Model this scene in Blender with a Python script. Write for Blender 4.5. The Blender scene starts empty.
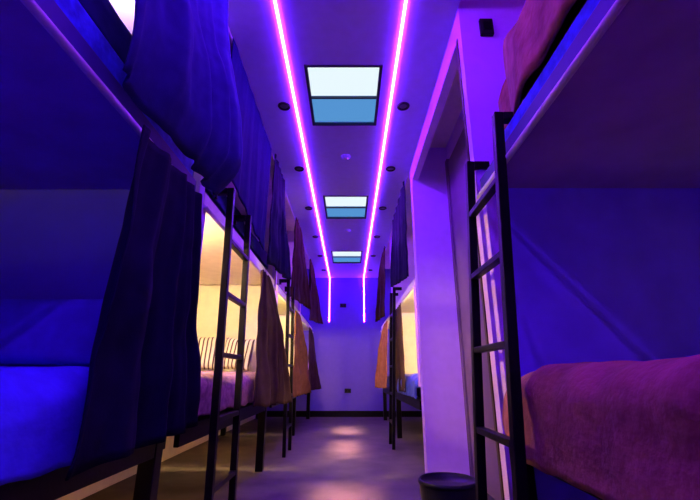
import bpy, bmesh, math, random
from mathutils import Vector, noise

random.seed(7)
scene = bpy.context.scene
COL = scene.collection
S = 2.0            # metres per unit of (ceiling height above the camera)
CZ = 0.78          # camera height above the floor


def P(x, d, h):
    return Vector((x * S, d * S, CZ + h * S))


FLOOR = -CZ / S     # -0.39
# ------------------------------------------------------------------ materials


def mat(name, col, rough=0.6, metal=0.0, var=0.12, scale=14.0, bump=0.0, bscale=60.0,
        sheen=0.0, col2=None, spec=0.12):
    m = bpy.data.materials.new(name)
    m.use_nodes = True
    nt = m.node_tree
    b = nt.nodes['Principled BSDF']
    b.inputs['Roughness'].default_value = rough
    b.inputs['Metallic'].default_value = metal
    b.inputs['Specular IOR Level'].default_value = spec
    if sheen:
        b.inputs['Sheen Weight'].default_value = sheen
        b.inputs['Sheen Roughness'].default_value = 0.5
    tc = nt.nodes.new('ShaderNodeTexCoord')
    n = nt.nodes.new('ShaderNodeTexNoise')
    n.inputs['Scale'].default_value = scale
    n.inputs['Detail'].default_value = 4
    nt.links.new(tc.outputs['Object'], n.inputs['Vector'])
    r = nt.nodes.new('ShaderNodeValToRGB')
    c2 = col2 if col2 else tuple(min(1, c * (1 + var)) for c in col)
    c1 = col if col2 else tuple(c * (1 - var) for c in col)
    r.color_ramp.elements[0].color = (*c1, 1)
    r.color_ramp.elements[1].color = (*c2, 1)
    r.color_ramp.elements[0].position = 0.35
    r.color_ramp.elements[1].position = 0.65
    nt.links.new(n.outputs['Fac'], r.inputs['Fac'])
    nt.links.new(r.outputs['Color'], b.inputs['Base Color'])
    if bump:
        n2 = nt.nodes.new('ShaderNodeTexNoise')
        n2.inputs['Scale'].default_value = bscale
        n2.inputs['Detail'].default_value = 3
        nt.links.new(tc.outputs['Object'], n2.inputs['Vector'])
        bp = nt.nodes.new('ShaderNodeBump')
        bp.inputs['Strength'].default_value = bump
        bp.inputs['Distance'].default_value = 0.02
        nt.links.new(n2.outputs['Fac'], bp.inputs['Height'])
        nt.links.new(bp.outputs['Normal'], b.inputs['Normal'])
    return m


def emit(name, col, strength):
    m = bpy.data.materials.new(name)
    m.use_nodes = True
    nt = m.node_tree
    nt.nodes.remove(nt.nodes['Principled BSDF'])
    e = nt.nodes.new('ShaderNodeEmission')
    e.inputs['Color'].default_value = (*col, 1)
    e.inputs['Strength'].default_value = strength
    nt.links.new(e.outputs[0], nt.nodes['Material Output'].inputs[0])
    return m


def striped(name, c1, c2, scale):
    m = mat(name, c1, 0.8)
    nt = m.node_tree
    b = nt.nodes['Principled BSDF']
    tc = nt.nodes.new('ShaderNodeTexCoord')
    w = nt.nodes.new('ShaderNodeTexWave')
    w.wave_type = 'BANDS'
    w.bands_direction = 'X'
    w.inputs['Scale'].default_value = scale
    w.inputs['Distortion'].default_value = 0.6
    w.inputs['Detail'].default_value = 1.0
    nt.links.new(tc.outputs['Object'], w.inputs['Vector'])
    r = nt.nodes.new('ShaderNodeValToRGB')
    r.color_ramp.interpolation = 'CONSTANT'
    r.color_ramp.elements[0].color = (*c1, 1)
    r.color_ramp.elements[1].position = 0.72
    r.color_ramp.elements[1].color = (*c2, 1)
    nt.links.new(w.outputs['Fac'], r.inputs['Fac'])
    nt.links.new(r.outputs['Color'], b.inputs['Base Color'])
    return m


M = {
    'wall': mat('lilac_wall_paint', (0.64, 0.38, 0.86), 0.75, var=0.03, bump=0.05),
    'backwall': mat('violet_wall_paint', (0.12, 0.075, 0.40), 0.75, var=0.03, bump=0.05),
    'rodpaint': mat('pale_rod_paint', (0.62, 0.55, 0.66), 0.4, var=0.05),
    'railledtint': mat('rail_paint_led_tint', (0.055, 0.04, 0.20), 0.5, var=0.08),  # white rails of the front bunks, blue LED light put into the colour
    'ceiling': mat('ceiling_paint', (0.50, 0.40, 0.92), 0.8, var=0.03),
    'shaft': mat('shaft_paint', (0.50, 0.78, 0.90), 0.7, var=0.05),
    'floor': mat('dark_carpet', (0.062, 0.043, 0.043), 0.7, spec=0.3, var=0.25, scale=5, bump=0.15, bscale=180),
    'cream': mat('cream_wall_paint', (0.86, 0.80, 0.66), 0.8, var=0.04),
    'bluewall': mat('blue_board', (0.16, 0.12, 0.62), 0.7, var=0.06, scale=4),
    'purpwall': mat('violet_board', (0.24, 0.15, 0.88), 0.7, var=0.08, scale=4),
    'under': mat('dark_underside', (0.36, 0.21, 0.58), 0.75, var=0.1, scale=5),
    'rail': mat('white_rail_paint', (0.75, 0.70, 0.62), 0.5, var=0.05),
    'black': mat('black_metal', (0.004, 0.003, 0.0035), 0.4, metal=0.0, spec=0.08, var=0.2, bump=0.03),
    'darkwood': mat('dark_wood', (0.06, 0.035, 0.025), 0.55, var=0.3, scale=9),
    'door': mat('brown_door', (0.16, 0.09, 0.17), 0.6, var=0.12, scale=3),
    'cblue': mat('navy_curtain', (0.030, 0.026, 0.15), 0.75, spec=0.03, var=0.12, bump=0.1, bscale=220),
    'cbright': mat('royal_blue_curtain', (0.008, 0.006, 0.06), 0.8, spec=0.03, var=0.1, bump=0.1, bscale=220),
    'cdark': mat('charcoal_curtain', (0.008, 0.007, 0.024), 0.7, spec=0.03, var=0.15, bump=0.1, bscale=220),
    'cumber': mat('umber_curtain', (0.035, 0.016, 0.008), 0.7, spec=0.03, var=0.15, bump=0.1, bscale=220),
    'cbrown': mat('brown_curtain', (0.11, 0.045, 0.025), 0.7, spec=0.03, var=0.15, bump=0.1, bscale=220),
    'crust': mat('rust_curtain', (0.28, 0.10, 0.045), 0.7, spec=0.03, var=0.15, bump=0.1, bscale=220),
    'csoft': mat('dusky_curtain', (0.05, 0.026, 0.02), 0.7, spec=0.03, var=0.15, bump=0.1, bscale=220),
    'mattress': mat('blue_sheet', (0.06, 0.09, 0.70), 0.7, var=0.25, scale=22, bump=0.15, bscale=40),
    'matdark': mat('dark_ticking', (0.03, 0.03, 0.10), 0.8, var=0.2),
    'duvblue': mat('bright_blue_duvet', (0.10, 0.13, 0.85), 0.8, var=0.12, scale=7, bump=0.2, bscale=25),
    'duvnavy': mat('navy_duvet', (0.02, 0.025, 0.12), 0.8, var=0.2),
    'velvet': mat('maroon_velvet', (0.20, 0.05, 0.05), 0.75, scale=9, col2=(0.32, 0.09, 0.085), bump=0.35, bscale=30, sheen=0.05),
    'velvetup': mat('brown_velvet', (0.22, 0.08, 0.03), 0.75, scale=9, col2=(0.42, 0.17, 0.075), bump=0.5, bscale=14, sheen=0.05),
    'plum': mat('plum_throw', (0.26, 0.12, 0.16), 0.8, scale=30, col2=(0.45, 0.24, 0.26), bump=0.5, bscale=90, sheen=0.05),
    'quilt': mat('shiny_blue_quilt', (0.015, 0.025, 0.26), 0.35, spec=0.4, scale=12, col2=(0.05, 0.07, 0.50), bump=0.3, bscale=25),
    'stripe': striped('striped_pillowcase', (0.80, 0.76, 0.68), (0.10, 0.05, 0.07), 9.0),
    'pillowblue': mat('blue_pillowcase', (0.12, 0.10, 0.70), 0.8, var=0.08),
    'socket': mat('black_plastic', (0.012, 0.012, 0.014), 0.45, var=0.1),
    'ring': mat('downlight_ring', (0.03, 0.02, 0.04), 0.4, var=0.1),
    'lens': mat('downlight_lens', (0.16, 0.12, 0.20), 0.3, var=0.1),
    'alu': mat('aluminium_profile', (0.6, 0.55, 0.62), 0.35, metal=0.6, var=0.05),
    'white': mat('white_plastic', (0.75, 0.72, 0.74), 0.5, var=0.04),
    'bin': mat('black_bin_plastic', (0.006, 0.0055, 0.012), 0.42, var=0.15),
    'skyframe': mat('skylight_frame', (0.05, 0.05, 0.09), 0.5, var=0.1),
}
LEDC = (0.21, 0.018, 1.0)
M['led'] = emit('violet_led', LEDC, 200.0)
M['lampglow'] = emit('warm_lamp', (1.0, 0.73, 0.25), 1350.0)
M['lampfar'] = emit('warm_lamp_low', (1.0, 0.73, 0.25), 600.0)
M['underbedfill'] = emit('added_underbed_glow', (1.0, 0.43, 0.13), 90.0)
M['lampsoft'] = emit('warm_lamp_dim', (1.0, 0.72, 0.40), 900.0)
M['sky'] = emit('daylit_glass', (0.82, 0.95, 1.0), 1.0)
M['skyblue'] = emit('blue_sky_glow', (0.10, 0.33, 0.72), 0.9)  # far half of each skylight: sky's fade to blue as a flat glow

# ------------------------------------------------------------------ builders


def link(name, me, parent=None):
    o = bpy.data.objects.new(name, me)
    COL.objects.link(o)
    if parent:
        o.parent = parent
    return o


def mesh_obj(name, bm, m, parent=None, smooth=False, bevel=0.0, seg=2, at=None):
    """link a bmesh (world coordinates) as one object; origin moved to its base, or parent's origin"""
    bmesh.ops.recalc_face_normals(bm, faces=bm.faces)
    if parent is not None:
        org = parent['_org']
    else:
        xs = [v.co for v in bm.verts]
        lo = Vector((min(c[i] for c in xs) for i in range(3)))
        hi = Vector((max(c[i] for c in xs) for i in range(3)))
        org = Vector(((lo.x + hi.x) / 2, (lo.y + hi.y) / 2, lo.z)) if at is None else Vector(at)
    bmesh.ops.translate(bm, verts=bm.verts, vec=-Vector(org))
    me = bpy.data.meshes.new(name)
    bm.to_mesh(me)
    bm.free()
    me.materials.append(m)
    if smooth:
        for p in me.polygons:
            p.use_smooth = True
    o = link(name, me, parent)
    if parent is None:
        o.location = org
    o['_org'] = tuple(org)
    if bevel:
        b = o.modifiers.new('bevel', 'BEVEL')
        b.width = bevel
        b.segments = seg
        b.limit_method = 'ANGLE'
    return o


def empty(name, loc, label, cat, group=None):
    o = bpy.data.objects.new(name, None)
    COL.objects.link(o)
    o.location = loc
    o.empty_display_size = 0.1
    o['_org'] = tuple(loc)
    tag(o, label, cat, group)
    return o


def tag(o, label, cat, group=None):
    o['label'] = label
    o['category'] = cat
    if group:
        o['group'] = group
    return o


def struct(o):
    o['kind'] = 'structure'
    return o


def box(bm, a, b):
    a, b = Vector(a), Vector(b)
    lo = Vector((min(a[i], b[i]) for i in range(3)))
    hi = Vector((max(a[i], b[i]) for i in range(3)))
    vs = [bm.verts.new((x, y, z)) for x in (lo.x, hi.x) for y in (lo.y, hi.y) for z in (lo.z, hi.z)]
    for f in ((0, 1, 3, 2), (4, 6, 7, 5), (0, 4, 5, 1), (2, 3, 7, 6), (0, 2, 6, 4), (1, 5, 7, 3)):
        bm.faces.new([vs[i] for i in f])


def hbox(bm, x0, x1, d0, d1, h0, h1):
    box(bm, P(x0, d0, h0), P(x1, d1, h1))


def boxes(name, m, *rs, parent=None, bevel=0.0):
    bm = bmesh.new()
    for r in rs:
        hbox(bm, *r)
    return mesh_obj(name, bm, m, parent, bevel=bevel)


def bar(bm, a, b, w, t, up=Vector((0, 0, 1))):
    """rectangular bar from a to b (metres), w across, t along the 'up' side"""
    a, b = Vector(a), Vector(b)
    d = (b - a).normalized()
    if abs(d.dot(up)) > 0.95:
        up = Vector((1, 0, 0))
    s = d.cross(up).normalized()
    u = s.cross(d).normalized()
    vs = []
    for q in (a, b):
        for i, j in ((-1, -1), (1, -1), (1, 1), (-1, 1)):
            vs.append(bm.verts.new(q + s * i * w / 2 + u * j * t / 2))
    for f in ((0, 1, 2, 3), (7, 6, 5, 4), (0, 4, 5, 1), (1, 5, 6, 2), (2, 6, 7, 3), (3, 7, 4, 0)):
        bm.faces.new([vs[i] for i in f])


def tube(bm, a, b, r, n=16):
    a, b = Vector(a), Vector(b)
    d = (b - a).normalized()
    up = Vector((0, 0, 1)) if abs(d.z) < 0.9 else Vector((1, 0, 0))
    s = d.cross(up).normalized()
    u = s.cross(d).normalized()
    r0, r1 = [], []
    for i in range(n):
        t = 2 * math.pi * i / n
        o = (s * math.cos(t) + u * math.sin(t)) * r
        r0.append(bm.verts.new(a + o))
        r1.append(bm.verts.new(b + o))
    for i in range(n):
        j = (i + 1) % n
        bm.faces.new((r0[i], r0[j], r1[j], r1[i]))
    bm.faces.new(r0[::-1])
    bm.faces.new(r1)


def lathe(bm, c, prof, n=40):
    rings = []
    for r, z in prof:
        rings.append([bm.verts.new((c[0] + r * math.cos(2 * math.pi * i / n), c[1] + r * math.sin(2 * math.pi * i / n), c[2] + z))
                      for i in range(n)])
    for k in range(len(rings) - 1):
        for i in range(n):
            j = (i + 1) % n
            bm.faces.new((rings[k][i], rings[k][j], rings[k + 1][j], rings[k + 1][i]))
    if prof[0][0] > 1e-5:
        bm.faces.new(rings[0][::-1])
    if prof[-1][0] > 1e-5:
        bm.faces.new(rings[-1])


# ------------------------------------------------------------------ setting
XL, XR = -0.366, 0.312          # the bunk fronts
BL, BR = -0.88, 0.86            # walls behind the bunks
DB = 4.21                       # back wall
DN = -1.40                      # wall behind the camera
HC, HB = 1.0, 1.10              # ceiling over the aisle, ceiling over the bunks
T = 0.05
ALC0, ALC1, ALX, HH = 0.915, 1.78, 0.49, 0.92    # the door recess on the right

struct(boxes('floor', M['floor'], (BL - T, BR + T, DN - T, DB + T, FLOOR - 0.05, FLOOR)))
struct(boxes('wall_left', M['cream'], (BL - T, BL, DN - T, DB + T, FLOOR, HB)))
struct(boxes('wall_back', M['backwall'], (BL, BR, DB, DB + T, FLOOR, HB)))
struct(boxes('wall_front', M['wall'], (BL, BR, DN - T, DN, FLOOR, HB)))
struct(boxes('wall_right', M['cream'], (BR, BR + T, DN - T, DB + T, FLOOR, HB)))
# piers either side of the recess, and the band over it
struct(boxes('wall_right_pier', M['wall'], (XR, BR, 0.885, ALC0, FLOOR, HB)))
struct(boxes('wall_right_column', M['wall'], (XR, BR, ALC1, ALC1 + 0.06, FLOOR, HB)))
struct(boxes('wall_right_header', M['wall'], (XR, XR + 0.03, ALC0, ALC1, HH, HB)))
struct(boxes('wall_right_recess', M['wall'], (ALX, ALX + 0.03, ALC0, ALC1, FLOOR, HB)))
struct(boxes('baseboard_back', M['black'], (BL, BR, DB - 0.008, DB, FLOOR, FLOOR + 0.055)))
struct(boxes('trim_1', M['darkwood'], (XR - 0.003, XR + 0.006, ALC0 - 0.001, ALC0 + 0.010, FLOOR, HH)))
# ceilings over the two rows of bunks
struct(boxes('ceiling_left', M['cream'], (BL - T, XL, DN - T, DB + T, HB, HB + 0.03)))
struct(boxes('ceiling_right', M['cream'], (XR, BR + T, DN - T, DB + T, HB, HB + 0.03)))

# aisle ceiling with three skylight openings
SKY = [(1.108, 1.437), (2.141, 2.485), (3.23, 3.60)]
SX0, SX1 = -0.145, 0.107
bm = bmesh.new()
hbox(bm, XL, SX0, DN - T, DB + T, HC, HB + 0.03)
hbox(bm, SX1, XR, DN - T, DB + T, HC, HB + 0.03)
edges = [DN - T] + [e for s in SKY for e in s] + [DB + T]
for i in range(0, len(edges), 2):
    hbox(bm, SX0, SX1, edges[i], edges[i + 1], HC, HB + 0.03)
struct(mesh_obj('ceiling', bm, M['ceiling']))

RV = 0.035                       # how far the panes sit up in the reveal
for i, (d0, d1) in enumerate(SKY):
    dm = (d0 + d1) / 2
    w = boxes('window_%d' % (i + 1), M['shaft'],
              (SX0, SX0 + 0.003, d0, d1, HC + 0.006, HB),
              (SX1 - 0.003, SX1, d0, d1, HC + 0.006, HB),
              (SX0, SX1, d0, d0 + 0.003, HC + 0.006, HB),
              (SX0, SX1, d1 - 0.003, d1, HC + 0.006, HB))
    struct(w)
    boxes('window_frame', M['skyframe'],
          (SX0 - 0.007, SX0 + 0.003, d0 - 0.006, d1 + 0.006, HC - 0.004, HC + 0.006),
          (SX1 - 0.003, SX1 + 0.007, d0 - 0.006, d1 + 0.006, HC - 0.004, HC + 0.006),
          (SX0, SX1, d0 - 0.005, d0 + 0.003, HC - 0.004, HC + 0.006),
          (SX0, SX1, d1 - 0.003, d1 + 0.006, HC - 0.004, HC + 0.006), parent=w)
    boxes('mullion', M['skyframe'], (SX0, SX1, dm - 0.003, dm + 0.003, HC - 0.003, HC + 0.006), parent=w)
    boxes('pane', M['sky'], (SX0 + 0.003, SX1 - 0.003, d0 + 0.003, dm, HC + 0.010, HC + 0.014), parent=w)
    o = boxes('pane', M['skyblue'], (SX0 + 0.003, SX1 - 0.003, dm, d1 - 0.003, HC + 0.010, HC + 0.014), parent=w)
    o['label'] = 'pane glowing sky blue'

# recessed brown door
d = boxes('door_1', M['door'], (ALX - 0.012, ALX, ALC0 + 0.10, ALC1 - 0.06, FLOOR, 0.985), bevel=0.004)
struct(d)
boxes('door_frame', M['door'], (ALX - 0.018, ALX, ALC0 + 0.07, ALC0 + 0.10, FLOOR, 1.0),
      (ALX - 0.018, ALX, ALC1 - 0.06, ALC1 - 0.03, FLOOR, 1.0), parent=d)
boxes('door_handle', M['alu'], (ALX - 0.030, ALX - 0.022, 1.02, 1.08, 0.115, 0.125), (ALX - 0.022, ALX - 0.012, 1.02, 1.028, 0.115, 0.125), parent=d)

# ------------------------------------------------------------------ led strips
for side, x, word in ((-1, -0.207, 'left'), (1, 0.159, 'right')):
    t = empty('led_strip', P(x, DB - 0.01, 0.53),
              'glowing violet LED strip on the ceiling %s of the skylights' % word, 'light strip')
    xw = -0.196 if side < 0 else 0.152
    a = P(x, DN + 0.05, HC)
    b = P(x, DB - 0.02, HC)
    bm = bmesh.new()
    box(bm, (a.x - 0.0075, a.y, a.z - 0.009), (b.x + 0.0075, DB * S - 0.009, a.z - 0.002))
    box(bm, (a.x - 0.0075, DB * S - 0.009, P(0, 0, 0.53).z), (b.x + 0.0075, DB * S - 0.002, a.z - 0.002))
    mesh_obj('diffuser', bm, M['led'], t)
    bm = bmesh.new()
    box(bm, (a.x - 0.0085, a.y, a.z - 0.002), (b.x + 0.0085, DB * S, a.z))
    box(bm, (a.x - 0.0085, DB * S - 0.002, P(0, 0, 0.53).z), (b.x + 0.0085, DB * S, a.z - 0.002))
    mesh_obj('channel', bm, M['alu'], t)

# ------------------------------------------------------------------ downlights
ORD = ['nearest the camera', 'second from the camera', 'third from the camera', 'fourth from the camera',
       'fifth from the camera', 'sixth from the camera']
for side, x in (('left', -0.252), ('right', 0.211)):
    for i, dd in enumerate((1.32, 1.815, 2.317, 2.86, 3.37, 3.87)):
        c = P(x, dd, HC)
        t = empty('recessed_downlight', c, 'black ringed ceiling downlight outside the %s LED strip, %s' % (side, ORD[i]),
                  'downlight', 'unlit ceiling downlights')
        bm = bmesh.new()
        lathe(bm, c, [(0.030, -0.001), (0.034, -0.010), (0.046, -0.010), (0.050, -0.004), (0.050, 0.0), (0.030, 0.0), (0.030, -0.001)][:6], 28)
        mesh_obj('trim_ring', bm, M['ring'], t, smooth=False)
        bm = bmesh.new()
        lathe(bm, c, [(0.0, -0.006), (0.018, -0.005), (0.030, -0.0015), (0.030, -0.0005)], 28)
        mesh_obj('lens', bm, M['lens'], t, smooth=True)
for dd, x, lab in ((1.695, -0.015, 'small pale smoke detector on the ceiling between first and second skylights'),
                   (2.72, -0.01, 'small pale smoke detector on the ceiling between second and third skylights')):
    c = P(x, dd, HC)
    t = empty('smoke_detector', c, lab, 'smoke detector', 'ceiling smoke detectors')
    bm = bmesh.new()
    lathe(bm, c, [(0.028, -0.022), (0.040, -0.016), (0.044, 0.0)], 28)
    mesh_obj('housing', bm, M['ceiling'], t)
    bm = bmesh.new()
    lathe(bm, c, [(0.016, -0.028), (0.022, -0.022)], 20)
    mesh_obj('sensor_cap', bm, M['alu'], t)

# ------------------------------------------------------------------ sockets, wall box
for (x, h), lab in (((-0.062, 0.70), 'black wall socket plate high on the back wall between the LED ends'),
                    ((-0.012, -0.15), 'black wall socket plate low on the back wall above the baseboard')):
    c = P(x, DB, h)
    t = empty('wall_socket', c, lab, 'socket')
    bm = bmesh.new()
    box(bm, (c.x - 0.065, c.y - 0.012, c.z - 0.042), (c.x + 0.065, c.y, c.z + 0.042))
    mesh_obj('cover_plate', bm, M['socket'], t, bevel=0.004)
    for k in (-1, 1):
        bm = bmesh.new()
        tube(bm, (c.x + k * 0.03, c.y - 0.015, c.z), (c.x + k * 0.03, c.y - 0.012, c.z), 0.02, 16)
        mesh_obj('outlet', bm, M['black'], t)
c = P(0.383, 0.885, 0.925)
t = empty('wall_control', c, 'black rectangular control box on the lilac pier above the right upper bunk', 'control box')
bm = bmesh.new()
box(bm, (c.x - 0.037, c.y - 0.022, c.z - 0.055), (c.x + 0.037, c.y, c.z + 0.055))
mesh_obj('cover', bm, M['socket'], t, bevel=0.005)
bm = bmesh.new()
box(bm, (c.x - 0.024, c.y - 0.026, c.z - 0.030), (c.x + 0.024, c.y - 0.022, c.z + 0.030))
mesh_obj('button_panel', bm, M['black'], t, bevel=0.002)

# ------------------------------------------------------------------ bunk beds
H_R0, H_R1 = 0.412, 0.445       # upper side rail
H_L0, H_L1 = -0.150, -0.108     # lower side rail
MB, MT = -0.108, -0.010         # lower mattress
UB, UT = 0.445, 0.495           # upper mattress


def bunk(side, d0, d1, label, under, rail, near_leg=False):
    upright = M['railledtint'] if near_leg and side == 'left' else M['wall']
    xf = XL if side == 'left' else XR
    xb = BL + 0.012 if side == 'left' else BR - 0.012
    s = 1 if side == 'left' else -1        # towards the aisle
    t = empty('bunk_bed', P((xf + xb) / 2, (d0 + d1) / 2, FLOOR), label, 'bunk bed')
    w = 0.032
    # dark legs below, slim pale uprights between the two levels
    for dd in (d0, d1 - w):
        for xx in (xf, xb):
            x0, x1 = (xx - s * w, xx) if xx == xf else (xx, xx + s * w)
            if near_leg or dd != d0:
                boxes('leg', M['black'], (x0, x1, dd, dd + w, FLOOR, -0.05), parent=t, bevel=0.004)
    for dd in (d0, d1 - 0.022):
        boxes('upright', upright, (xf - s * 0.026, xf, dd, dd + 0.022, -0.05, H_R0), parent=t, bevel=0.003)
    boxes('upper_side_rail', rail, (xf - s * 0.012, xf, d0, d1, H_R0, H_R1), parent=t, bevel=0.004)
    boxes('lower_side_rail', M['black'], (xf - s * 0.014, xf - s * 0.002, d0 + 0.022, d1 - 0.022, H_L0, H_L1), parent=t, bevel=0.004)
    boxes('back_side_rail', M['rail'], (xb, xb + s * 0.012, d0, d1, H_R0, H_R1), parent=t)
    boxes('lower_base', M['darkwood'], (xf - s * 0.014, xb + s * 0.024, d0 + w, d1 - w, MB - 0.014, MB), parent=t)
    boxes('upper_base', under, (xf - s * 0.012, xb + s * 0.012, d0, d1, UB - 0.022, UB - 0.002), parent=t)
    for dd in (d0, d1 - 0.012):
        boxes('end_rail', M['black'], (xf - s * 0.026, xb + s * w, dd, dd + 0.012, H_L0, MB - 0.014), parent=t)
    return t


L = {1: (-0.12, 0.87), 2: (0.928, 1.92), 3: (2.02, 2.97), 4: (3.07, 4.03)}
R = {1: (-0.12, 0.862), 2: (1.88, 2.85), 3: (2.95, 3.92)}
bunk('left', *L[1], 'white railed black bunk bed at left, nearest the camera', M['under'], M['railledtint'], True)
bunk('left', *L[2], 'bunk bed on the left behind the first black ladder, warm lit inside', M['cream'], M['rail'])
bunk('left', *L[3], 'third bunk bed along the left row, behind the second ladder', M['cream'], M['rail'])
bunk('left', *L[4], 'last bunk bed of the left row, next to the back wall', M['cream'], M['rail'])
bunk('right', *R[1], 'bunk bed at right nearest the camera with maroon velvet bedding', M['under'], M['railledtint'], True)
bunk('right', *R[2], 'bunk bed just past the lilac column on the right', M['cream'], M['rail'])
bunk('right', *R[3], 'last bunk bed of the right row, next to the back wall', M['cream'], M['rail'])

# end boards between bunks
def partition(side, d0, d1, label, m, hmax=HB):
    xf = XL if side == 'left' else XR
    xb = BL if side == 'left' else BR
    s = 1 if side == 'left' else -1
    t = empty('partition', P((xf + xb) / 2, (d0 + d1) / 2, FLOOR), label, 'partition')
    boxes('board', m, (xf - s * 0.020, xb, d0, d1, -0.07, hmax), parent=t)
    boxes('edge_strip', M['wall'], (xf - s * 0.020, xf, d0, d1, -0.07, hmax), parent=t, bevel=0.003)


partition('left', 0.892, 0.926, 'partition with a lilac edge post between first and second left bunks', M['bluewall'])
partition('left', 1.955, 1.985, 'cream partition between second and third left bunks', M['cream'])
partition('left', 3.005, 3.035, 'cream partition between third and last left bunks', M['cream'])
partition('right', 2.885, 2.915, 'cream partition between the two far right bunks', M['cream'])
# blue board lining the far end of the right front bunk
o = boxes('end_panel', M['purpwall'], (XR + 0.034, BR, 0.868, 0.884, FLOOR, UB - 0.003), bevel=0.003)
tag(o, 'bright blue end board inside the right front lower bunk', 'panel')

# ------------------------------------------------------------------ mattresses and bedding


def mattress(side, d0, d1, h0, h1, m, label, front=0.032):
    xf = XL if side == 'left' else XR
    xb = BL + 0.03 if side == 'left' else BR - 0.03
    s = 1 if side == 'left' else -1
    bm = bmesh.new()
    hbox(bm, xf - s * front, xb, d0, d1, h0, h1)
    bmesh.ops.bevel(bm, geom=bm.edges[:], offset=min(0.03, front * 2.5), segments=4, affect='EDGES', profile=0.6)
    o = mesh_obj('mattress', bm, m, smooth=True)
    return tag(o, label, 'mattress')


def drape(name, side, d0, d1, htop, hhem, m, label, cat, out=0.014, back=0.06, wr=0.012, seed=0, puff=0.0,
          endround=0.05, endback=0.0, hem_noise=0.01, floor_h=None, mattop=None):
    """bedding lying over a mattress and hanging down its aisle side: closed shell"""
    xf = XL if side == 'left' else XR
    xb = BL + back if side == 'left' else BR - back
    s = 1 if side == 'left' else -1
    # profile (x offset from front towards aisle, h), from the hem up and over to the back
    prof = []
    r = min(0.05, (htop - hhem) * 0.45)
    nside, narc, ntop = 10, 8, 16
    for i in range(nside):
        prof.append((out, hhem + (htop - r - hhem) * i / nside))
    for i in range(narc):
        a = math.pi / 2 * i / narc
        prof.append((out - r + r * math.cos(a), htop - r + r * math.sin(a)))
    width = abs(xb - xf)
    for i in range(ntop + 1):
        prof.append((out - r - (width + out - r) * i / ntop, htop))
    n = max(24, int((d1 - d0) * 60))
    bm = bmesh.new()
    outer, inner = [], []
    for k in range(n + 1):
        u = k / n
        dd = d0 + (d1 - d0) * u
        e = min(u, 1 - u) * (d1 - d0)
        fall = 1 - max(0, 1 - e / endround) ** 2 * 0.35 if endround else 1
        ro, ri = [], []
        for j, (px, ph) in enumerate(prof):
            q = Vector((px * 9 + seed * 3.1, dd * 9, ph * 9))
            nz = noise.noise(q) + 0.5 * noise.noise(q * 2.3)
            fx = px
            fh = ph
            tt = j / len(prof)
            if fh > hhem + 0.02:
                fh = hhem + (ph - hhem) * (0.55 + 0.45 * fall) if e < endround else fh
            fh += wr * nz * (1.0 if j >= nside else 0.5 * j / nside)
            fx += wr * nz * (1.2 if j < nside + narc else 0.0) + puff * math.sin(math.pi * min(1, j / (nside + narc))) 
            if j < 2:
                fh += hem_noise * noise.noise(Vector((dd * 14, seed, 0)))
            fx = max(fx, min(out, 0.004)) if j < nside else fx
            if endback and u > 0.5 and e < 0.18:
                fx = min(fx, out - endback * (1 - e / 0.18) ** 1.5)
            if mattop is not None and j >= nside + narc:
                fh = max(fh, mattop + 0.012)
            ro.append(bm.verts.new(P(xf + s * fx, dd, fh)))
            ti = 0.008
            if j < nside:
                ri.append(bm.verts.new(P(xf + s * max(fx - ti, -0.030), dd, fh)))
            else:
                fi = max(mattop + 0.003, 0) if False else (mattop + 0.004 if mattop is not None else fh - ti)
                fi = min(fi, fh - 0.003)
                ri.append(bm.verts.new(P(xf + s * min(fx, -0.028) if fx > -0.028 else xf + s * fx, dd, fi)))
        outer.append(ro)
        inner.append(ri)
    m_ = len(prof)
    for k in range(n):
        for j in range(m_ - 1):
            bm.faces.new((outer[k][j], outer[k][j + 1], outer[k + 1][j + 1], outer[k + 1][j]))
            bm.faces.new((inner[k][j], inner[k + 1][j], inner[k + 1][j + 1], inner[k][j + 1]))
        bm.faces.new((outer[k][0], outer[k + 1][0], inner[k + 1][0], inner[k][0]))
        bm.faces.new((outer[k][-1], inner[k][-1], inner[k + 1][-1], outer[k + 1][-1]))
    for k in (0, n):
        for j in range(m_ - 1):
            bm.faces.new((outer[k][j], outer[k][j + 1], inner[k][j + 1], inner[k][j]))
    o = mesh_obj(name, bm, m, smooth=True)
    return tag(o, label, cat)


def pillow(c, w, l, t, m, label, rot, seed=0):
    """c = base point in metres; w wide, l tall (standing), t thick"""
    bm = bmesh.new()
    n = 16
    grid = {}
    for side in (1, -1):
        for i in range(n + 1):
            for j in range(n + 1):
                u, v = i / n * 2 - 1, j / n * 2 - 1
                edge = i in (0, n) or j in (0, n)
                if edge and (1, i, j) in grid and side == -1:
                    grid[(side, i, j)] = grid[(1, i, j)]
                    continue
                f = ((1 - u ** 4) * (1 - v ** 4)) ** 0.55
                pin = 1 - 0.07 * (1 - abs(u)) * abs(v) ** 3
                pin2 = 1 - 0.07 * (1 - abs(v)) * abs(u) ** 3
                z = side * t / 2 * f * (1 + 0.15 * noise.noise(Vector((u * 2 + seed, v * 2, side))))
                grid[(side, i, j)] = bm.verts.new((u * w / 2 * pin2, z, (v * pin + 1) * l / 2))
    for side in (1, -1):
        for i in range(n):
            for j in range(n):
                f = [grid[(side, a, b)] for a, b in ((i, j), (i + 1, j), (i + 1, j + 1), (i, j + 1))]
                try:
                    bm.faces.new(f)
                except ValueError:
                    pass
    o = mesh_obj('pillow', bm, m, smooth=True, at=(0, 0, 0))
    o.location = c
    o.rotation_euler = rot
    return tag(o, label, 'pillow')


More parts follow.
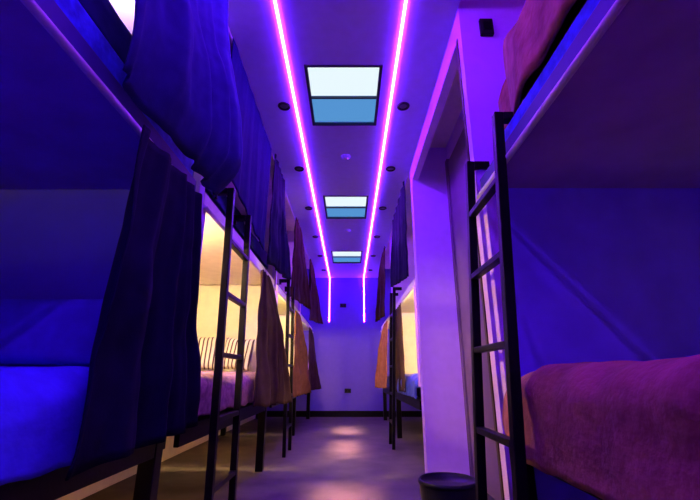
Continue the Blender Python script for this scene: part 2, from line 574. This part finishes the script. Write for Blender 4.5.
# lower bunks
mattress('left', L[1][0] + 0.03, 0.86, MB, MT - 0.01, M['mattress'], 'mattress under the bright blue duvet of the left front lower bunk')
drape('duvet', 'left', L[1][0] + 0.03, 0.865, 0.010, -0.112, M['duvblue'],
      'bright blue duvet on the left front lower bunk', 'duvet', wr=0.006, out=0.002, seed=1, mattop=MT - 0.01)
pillow(P(-0.64, 0.80, 0.015), 0.62, 0.29, 0.13, M['pillowblue'], 'violet blue pillow propped at the far end of the left front lower bunk',
       (math.radians(-16), 0, 0), 1)
mattress('left', L[2][0] + 0.03, 1.89, MB, MT - 0.01, M['matdark'], 'mattress under the plum throw in the left second lower bunk')
drape('throw_blanket', 'left', L[2][0] + 0.03, 1.86, 0.008, -0.095, M['plum'],
      'fluffy plum throw on the left second lower bunk beside the ladder', 'blanket', wr=0.008, seed=2, mattop=MT - 0.01)
pillow(P(-0.65, 1.80, 0.020), 0.30, 0.30, 0.10, M['stripe'], 'striped pillow nearest the wall in the left second lower bunk',
       (math.radians(-14), 0, math.radians(6)), 2)
pillow(P(-0.492, 1.79, 0.020), 0.28, 0.28, 0.10, M['stripe'], 'striped pillow nearest the aisle in the left second lower bunk',
       (math.radians(-14), math.radians(4), math.radians(-5)), 3)
mattress('left', L[3][0] + 0.03, L[3][1] - 0.03, MB, MT, M['matdark'], 'dark mattress in the left third lower bunk')
mattress('left', L[4][0] + 0.03, L[4][1] - 0.03, MB, MT, M['matdark'], 'dark mattress in the left last lower bunk')
mattress('right', R[1][0] + 0.03, 0.80, MB, MT - 0.01, M['matdark'], 'mattress under the maroon velvet cover of the right front lower bunk')
drape('duvet', 'right', R[1][0] + 0.03, 0.805, 0.016, -0.138, M['velvet'],
      'maroon velvet duvet hanging over the right front lower bunk', 'duvet', wr=0.007, seed=4, out=0.018, puff=0.006, mattop=MT - 0.01, endround=0.09)
mattress('right', R[2][0] + 0.03, R[2][1] - 0.03, MB, MT - 0.01, M['matdark'], 'mattress under the blue quilt beyond the lilac column')
drape('quilt', 'right', R[2][0] + 0.03, 2.60, 0.004, -0.10, M['quilt'],
      'shiny blue quilt on the right lower bunk beyond the lilac column', 'blanket', wr=0.008, seed=5, mattop=MT - 0.01)
mattress('right', R[3][0] + 0.03, R[3][1] - 0.03, MB, MT, M['matdark'], 'dark mattress in the right last lower bunk')
# upper bunks
mattress('left', L[1][0] + 0.03, 0.86, UB, UT, M['mattress'], 'blue sheeted mattress on the left front upper bunk', 0.006)
drape('duvet', 'left', L[1][0] + 0.06, 0.85, 0.60, 0.502, M['duvnavy'], 'dark navy duvet on the left front upper bunk', 'duvet',
      wr=0.006, seed=6, out=-0.014, mattop=UT)
mattress('left', L[2][0] + 0.03, 1.89, UB, UT, M['matdark'], 'dark mattress on the left second upper bunk above the rail')
drape('duvet', 'left', L[2][0] + 0.05, 1.87, 0.575, 0.49, M['duvnavy'], 'dark navy duvet on the left second upper bunk behind the ladder hooks', 'duvet',
      wr=0.006, seed=8, out=-0.026, mattop=UT)
mattress('left', L[3][0] + 0.03, L[3][1] - 0.03, UB, UT, M['matdark'], 'dark mattress on the left third upper bunk')
mattress('left', L[4][0] + 0.03, L[4][1] - 0.03, UB, UT, M['matdark'], 'dark mattress on the left last upper bunk')
mattress('right', R[1][0] + 0.03, 0.75, UB, 0.482, M['mattress'], 'blue sheeted mattress on the right front upper bunk', 0.006)
drape('duvet', 'right', R[1][0] + 0.05, 0.775, 0.68, 0.491, M['velvetup'],
      'puffy brown velvet duvet on the right front upper bunk', 'duvet', wr=0.012, seed=7, out=0.004, puff=0.0, mattop=0.485, endround=0.05, endback=0.06)
mattress('right', R[2][0] + 0.03, R[2][1] - 0.03, UB, UT, M['mattress'], 'mattress on the right upper bunk beyond the lilac column')
mattress('right', R[3][0] + 0.03, R[3][1] - 0.03, UB, UT, M['matdark'], 'dark mattress on the right last upper bunk')

# ------------------------------------------------------------------ curtain rods and curtains


def rod(side, d0, d1, h, label, r=0.012):
    xf = (XL + 0.006) if side == 'left' else (XR - 0.006)
    t = empty('curtain_rod', P(xf, (d0 + d1) / 2, h), label, 'curtain rod')
    bm = bmesh.new()
    tube(bm, P(xf, d0, h), P(xf, d1, h), r)
    mesh_obj('pole', bm, M['rodpaint'], t, smooth=True)
    s = 1 if side == 'left' else -1
    for dd in (d0 + 0.02, d1 - 0.02):
        bm = bmesh.new()
        bar(bm, P(xf - s * 0.004, dd, h), P(xf - s * 0.004, dd, h + 0.012), 0.02, 0.012)
        mesh_obj('bracket', bm, M['rail'], t)


names = {1: 'left front', 2: 'left second', 3: 'left third', 4: 'left last'}
for k in L:
    rod('left', L[k][0], L[k][1], H_R0 - 0.012, 'white curtain rod under the upper rail of the %s bunk' % names[k])
    rod('left', L[k][0], L[k][1], 0.985, 'thin curtain rod at the ceiling edge over the %s bunk' % names[k], 0.006)
namer = {1: 'right front', 2: 'right second', 3: 'right last'}
for k in R:
    rod('right', R[k][0], R[k][1], H_R0 - 0.012, 'white curtain rod under the upper rail of the %s bunk' % namer[k])
    if k > 1:
        rod('right', R[k][0], R[k][1], 0.985, 'thin curtain rod at the ceiling edge over the %s bunk' % namer[k], 0.006)


def curtain(side, top, bot, ht, hb, m, label, nf=6, amp=0.016, xb=None, pw=1.0, seed=0, tuck=0.0, nv=36):
    """top/bot: (d0,d1) along the aisle; hb: (near,far) hem heights; xb: (near,far) hem offset towards the aisle"""
    s = 1 if side == 'left' else -1
    xf = (XL + 0.012) if side == 'left' else (XR - 0.012)
    xb = xb or (0.0, 0.0)
    nu = int(nf * 18)
    bm = bmesh.new()
    g = []
    for j in range(nv + 1):
        v = j / nv
        vv = v ** pw
        row = []
        for i in range(nu + 1):
            u = i / nu
            dt = top[0] + (top[1] - top[0]) * u
            db = bot[0] + (bot[1] - bot[0]) * u
            dd = dt + (db - dt) * vv
            off = (xb[0] + (xb[1] - xb[0]) * u) * vv
            off += tuck * (0.35 + 0.65 * u) * (math.sin(v / 0.84 * math.pi / 2) ** 3 if v < 0.84 else math.cos((v - 0.84) / 0.16 * math.pi / 2))
            ph = 2 * math.pi * nf * u + 3.4 * noise.noise(Vector((u * 2.6 + seed, v * 0.7, seed * 1.7))) + 0.8 * (v - 0.5) * math.sin(3 * u + seed)
            a = amp * (0.45 + 0.4 * min(1, v * 1.6))
            a *= 0.75 + 0.9 * noise.noise(Vector((u * 3.3 + seed * 2, seed, v * 1.3)))
            f = a * (math.sin(ph) + 0.22 * math.sin(2.7 * ph + seed))
            lump = amp * (0.7 * noise.noise(Vector((u * 2.5 + seed, v * 4, 5 + seed))) + 0.25 * noise.noise(Vector((u * 9 + seed, v * 9 + 3 * u, 5 + seed)))) * min(1, 3 * v)
            hh = hb[0] + (hb[1] - hb[0]) * u + 0.008 * noise.noise(Vector((u * 6, seed, 1)))
            h = ht + (hh - ht) * v
            x = xf + s * max(-0.006, off + amp * 0.9 + f + lump)
            dd += 0.004 * math.sin(ph * 1.0 + 1.0)
            row.append(bm.verts.new(P(x, dd, h)))
        g.append(row)
    for j in range(nv):
        for i in range(nu):
            bm.faces.new((g[j][i], g[j][i + 1], g[j + 1][i + 1], g[j + 1][i]))
    o = mesh_obj('curtain', bm, m, smooth=True)
    so = o.modifiers.new('thickness', 'SOLIDIFY')
    so.thickness = 0.006
    so.offset = 0
    return tag(o, label, 'curtain')


HL = H_R0 - 0.021      # heading of the lower curtains
HU = 0.978             # heading of the upper curtains
curtain('left', (0.56, 0.85), (0.535, 0.965), HL, (-0.120, -0.105), M['cdark'],
        'long dark navy curtain hanging beside the left front lower bunk', 4.3, 0.016, seed=1)
curtain('left', (0.33, 0.85), (0.475, 0.945), HU, (0.424, 0.432), M['cblue'],
        'bunched navy curtain of the left front upper bunk, hem dark over the rail', 4.6, 0.018, seed=2, xb=(0.0, 0.0), tuck=0.06)
curtain('left', (0.965, 1.60), (0.965, 1.56), HU, (0.575, 0.488), M['cbright'],
        'flat royal blue curtain drawn along the left second upper bunk', 5, 0.003, seed=3)
curtain('left', (1.63, 1.92), (1.585, 1.95), HU, (0.45, 0.455), M['cdark'],
        'folded dark curtain at the far end of the left second upper bunk', 4.4, 0.012, seed=4, xb=(0.0, 0.04))
curtain('left', (2.42, 2.62), (2.27, 2.94), HU, (0.43, 0.46), M['cumber'],
        'dusky brown curtain fanning out on the left third upper bunk', 4.5, 0.014, seed=5, xb=(0.0, 0.06), pw=0.7)
curtain('left', (3.38, 3.56), (3.20, 3.84), HU, (0.42, 0.46), M['cumber'],
        'brown curtain on the left last upper bunk near the back wall', 4.3, 0.014, seed=6, xb=(0.02, 0.08), pw=0.7)
curtain('left', (1.50, 1.64), (1.47, 1.93), HL, (-0.105, -0.12), M['csoft'],
        'dusky curtain gathered narrow at top, hanging on the left second lower bunk', 4.6, 0.018, seed=7, xb=(0.0, 0.085), pw=0.75)
curtain('left', (2.52, 2.72), (2.42, 2.94), HL, (-0.12, -0.12), M['cbrown'],
        'brown curtain on the left third lower bunk behind the second ladder', 4.4, 0.016, seed=8, xb=(0.015, 0.07), pw=0.75)
curtain('left', (3.45, 3.62), (3.35, 3.84), HL, (-0.12, -0.12), M['csoft'],
        'far dusky curtain on the left last lower bunk by the back wall', 4.2, 0.014, seed=9, xb=(0.02, 0.08), pw=0.75)
curtain('right', (1.90, 2.48), (1.90, 2.55), HU, (0.46, 0.545), M['cdark'],
        'dark navy curtain drawn on the right upper bunk beyond the column', 5.2, 0.010, seed=10, xb=(0.0, 0.012))
curtain('right', (3.02, 3.20), (2.99, 3.50), HU, (0.43, 0.44), M['cumber'],
        'brown curtain fanning out on the right last upper bunk', 4.2, 0.014, seed=11, xb=(0.01, 0.055), pw=0.7)
curtain('right', (2.26, 2.62), (2.19, 2.80), HL, (-0.085, -0.10), M['csoft'],
        'brown curtain on the right lower bunk beyond the column, beside blue quilt', 5.2, 0.006, seed=12, xb=(0.0, 0.0), pw=0.7)
curtain('right', (3.04, 3.22), (2.99, 3.46), HL, (-0.09, -0.10), M['crust'],
        'rust coloured curtain on the right last lower bunk', 4.4, 0.012, seed=13, xb=(0.02, 0.07), pw=0.7)

# ------------------------------------------------------------------ ladders


def ladder(side, d0, d1, htop, xt, xf_, label, m=None):
    s = 1 if side == 'left' else -1
    m = m or M['black']
    t = empty('bunk_ladder', P(xf_, (d0 + d1) / 2, FLOOR), label, 'ladder')
    w = 0.036

    def at(h):
        k = (h - FLOOR) / (htop - FLOOR)
        return xf_ + (xt - xf_) * k
    for dd in (d0, d1):
        bm = bmesh.new()
        bar(bm, P(xf_, dd, FLOOR), P(xt, dd, htop), w, w)
        mesh_obj('rail', bm, m, t, bevel=0.003)
        bm = bmesh.new()
        hk = htop - 0.009
        bar(bm, P(xt - s * 0.009, dd, hk), P(xt - s * (0.052 if side == 'left' else 0.046), dd, hk), w, w)
        if side == 'left':
            bar(bm, P(xt - s * 0.046, dd, hk - 0.009), P(xt - s * 0.046, dd, hk - 0.022), w * 0.7, w * 0.7)
        mesh_obj('hook', bm, m, t, bevel=0.003)
    for h in (0.36, 0.21, 0.05, -0.105, -0.26):
        bm = bmesh.new()
        x = at(h)
        bar(bm, P(x, d0 + 0.009, h), P(x, d1 - 0.009, h), 0.034, 0.024)
        mesh_obj('rung', bm, m, t, bevel=0.003)
    return t


ladder('left', 1.055, 1.26, 0.515, -0.340, -0.322, 'black steel ladder hooked on the left second bunk, nearest on the left')
ladder('left', 2.20, 2.40, 0.515, -0.340, -0.322, 'black ladder hooked on the left third bunk, farther down the aisle')
ladder('right', 0.688, 0.882, 0.502, 0.299, 0.247, 'tall black ladder hooked on the right front bunk beside the bin')
ladder('right', 2.42, 2.60, 0.515, 0.278, 0.245, 'black ladder on the right beyond the lilac column')

# ------------------------------------------------------------------ bin
c = P(0.238, 1.085, FLOOR)
t = empty('waste_bin', c, 'round black waste bin on the floor by the lilac column and ladder', 'bin')
bm = bmesh.new()
lathe(bm, c, [(0.0, 0.0), (0.112, 0.0), (0.118, 0.006), (0.136, 0.292), (0.130, 0.292), (0.112, 0.012), (0.0, 0.012)], 48)
mesh_obj('body', bm, M['bin'], t, smooth=False)
bm = bmesh.new()
lathe(bm, c, [(0.129, 0.292), (0.129, 0.300), (0.135, 0.304), (0.142, 0.300), (0.142, 0.284), (0.1365, 0.284)], 48)
mesh_obj('rim', bm, M['bin'], t, smooth=True)

# ------------------------------------------------------------------ warm bunk lamps


def lamp(x, dd, h, label, m, r=0.045):
    """small globe lamp on the near end board or wall of a bunk"""
    c = P(x, dd, h)
    t = empty('bunk_lamp', c, label, 'lamp')
    bm = bmesh.new()
    lathe(bm, (c.x, c.y, c.z), [(0.0, -0.012), (0.04, -0.012), (0.045, 0.0), (0.0, 0.0)], 24)
    mesh_obj('base', bm, M['white'], t)
    bm = bmesh.new()
    bmesh.ops.create_uvsphere(bm, u_segments=20, v_segments=12, radius=r)
    bmesh.ops.translate(bm, verts=bm.verts, vec=(c.x, c.y, c.z - 0.012 - r))
    mesh_obj('globe', bm, m, t, smooth=True)


HLAMP = UB - 0.022
lamp(-0.60, 1.03, HLAMP, 'warm globe lamp under the left second upper bunk base', M['lampglow'])
lamp(-0.60, 2.10, HLAMP, 'warm globe lamp under the left third upper bunk base', M['lampglow'])
lamp(-0.60, 3.15, HLAMP, 'warm globe lamp under the left last upper bunk base', M['lampfar'])
lamp(0.58, 1.96, HLAMP, 'warm globe lamp under the right upper bunk base beyond the column', M['lampglow'])
lamp(0.58, 3.02, HLAMP, 'warm globe lamp under the right last upper bunk base', M['lampfar'])
lamp(-0.62, 0.80, HB, 'warm globe lamp on the ceiling over the left front upper bunk', M['lampsoft'], 0.03)

for dd, lab in ((0.62, 'added warm fill globe under the left front bunk'), (1.35, 'added warm fill globe under the left second bunk'),
                (2.45, 'added warm fill globe under the left third bunk')):
    lamp(-0.62, dd, MB - 0.0145, lab, M['underbedfill'], 0.03)  # added unseen globes that warm the floor under the beds
lamp(0.60, 2.3, MB - 0.0145, 'added warm fill globe under the right second bunk', M['underbedfill'], 0.03)

# ------------------------------------------------------------------ added warm beams below the skylights, aimed to make the floor patches
BEAMS = ((0, 0, 14, 7.0), (0, 13, 12, 6.0), (1, 0, 9, 3.4), (1, 8, 9, 3.4), (1, 16, 9, 3.6), (2, -15, 9, 3.8), (2, -9, 9, 3.0), (2, -2, 9, 1.4))
for k, tilt, spread, watts in BEAMS:
    d0, d1 = SKY[k]
    ld = bpy.data.lights.new('added_floor_beam', 'AREA')
    ld.shape = 'RECTANGLE'
    ld.size = (SX1 - SX0) * S * 0.6
    ld.size_y = (d1 - d0) * S * 0.8
    ld.energy = watts
    ld.color = (1.0, 0.50, 0.36)
    ld.spread = math.radians(spread)
    lo = bpy.data.objects.new('added_floor_beam', ld)
    COL.objects.link(lo)
    lo.location = P((SX0 + SX1) / 2, (d0 + d1) / 2, HC - 0.004)
    lo.rotation_euler = (math.radians(tilt), 0, 0)

# ------------------------------------------------------------------ world, camera, view
w = bpy.data.worlds.new('world')
scene.world = w
w.use_nodes = True
w.node_tree.nodes['Background'].inputs[0].default_value = (0.35, 0.5, 0.8, 1)
w.node_tree.nodes['Background'].inputs[1].default_value = 0.3

cd = bpy.data.cameras.new('camera')
cam = bpy.data.objects.new('camera', cd)
COL.objects.link(cam)
cd.sensor_width = 36
cd.lens = 400 / 700 * 36
cd.clip_start = 0.02
cam.location = (0, 0, CZ)
cam.rotation_euler = (math.radians(90 + 17.35), 0, 0)
cd.shift_x = 1 / 700
scene.camera = cam

for o in COL.objects:
    if '_org' in o:
        del o['_org']

scene.view_settings.view_transform = 'Standard'
scene.view_settings.look = 'None'
scene.view_settings.gamma = 1
scene.view_settings.exposure = 0
scene.view_settings.use_curve_mapping = False
try:
    scene.cycles.use_denoising = True
    scene.cycles.denoiser = 'OPENIMAGEDENOISE'
    scene.cycles.max_bounces = 8
    scene.cycles.diffuse_bounces = 5
except Exception:
    pass
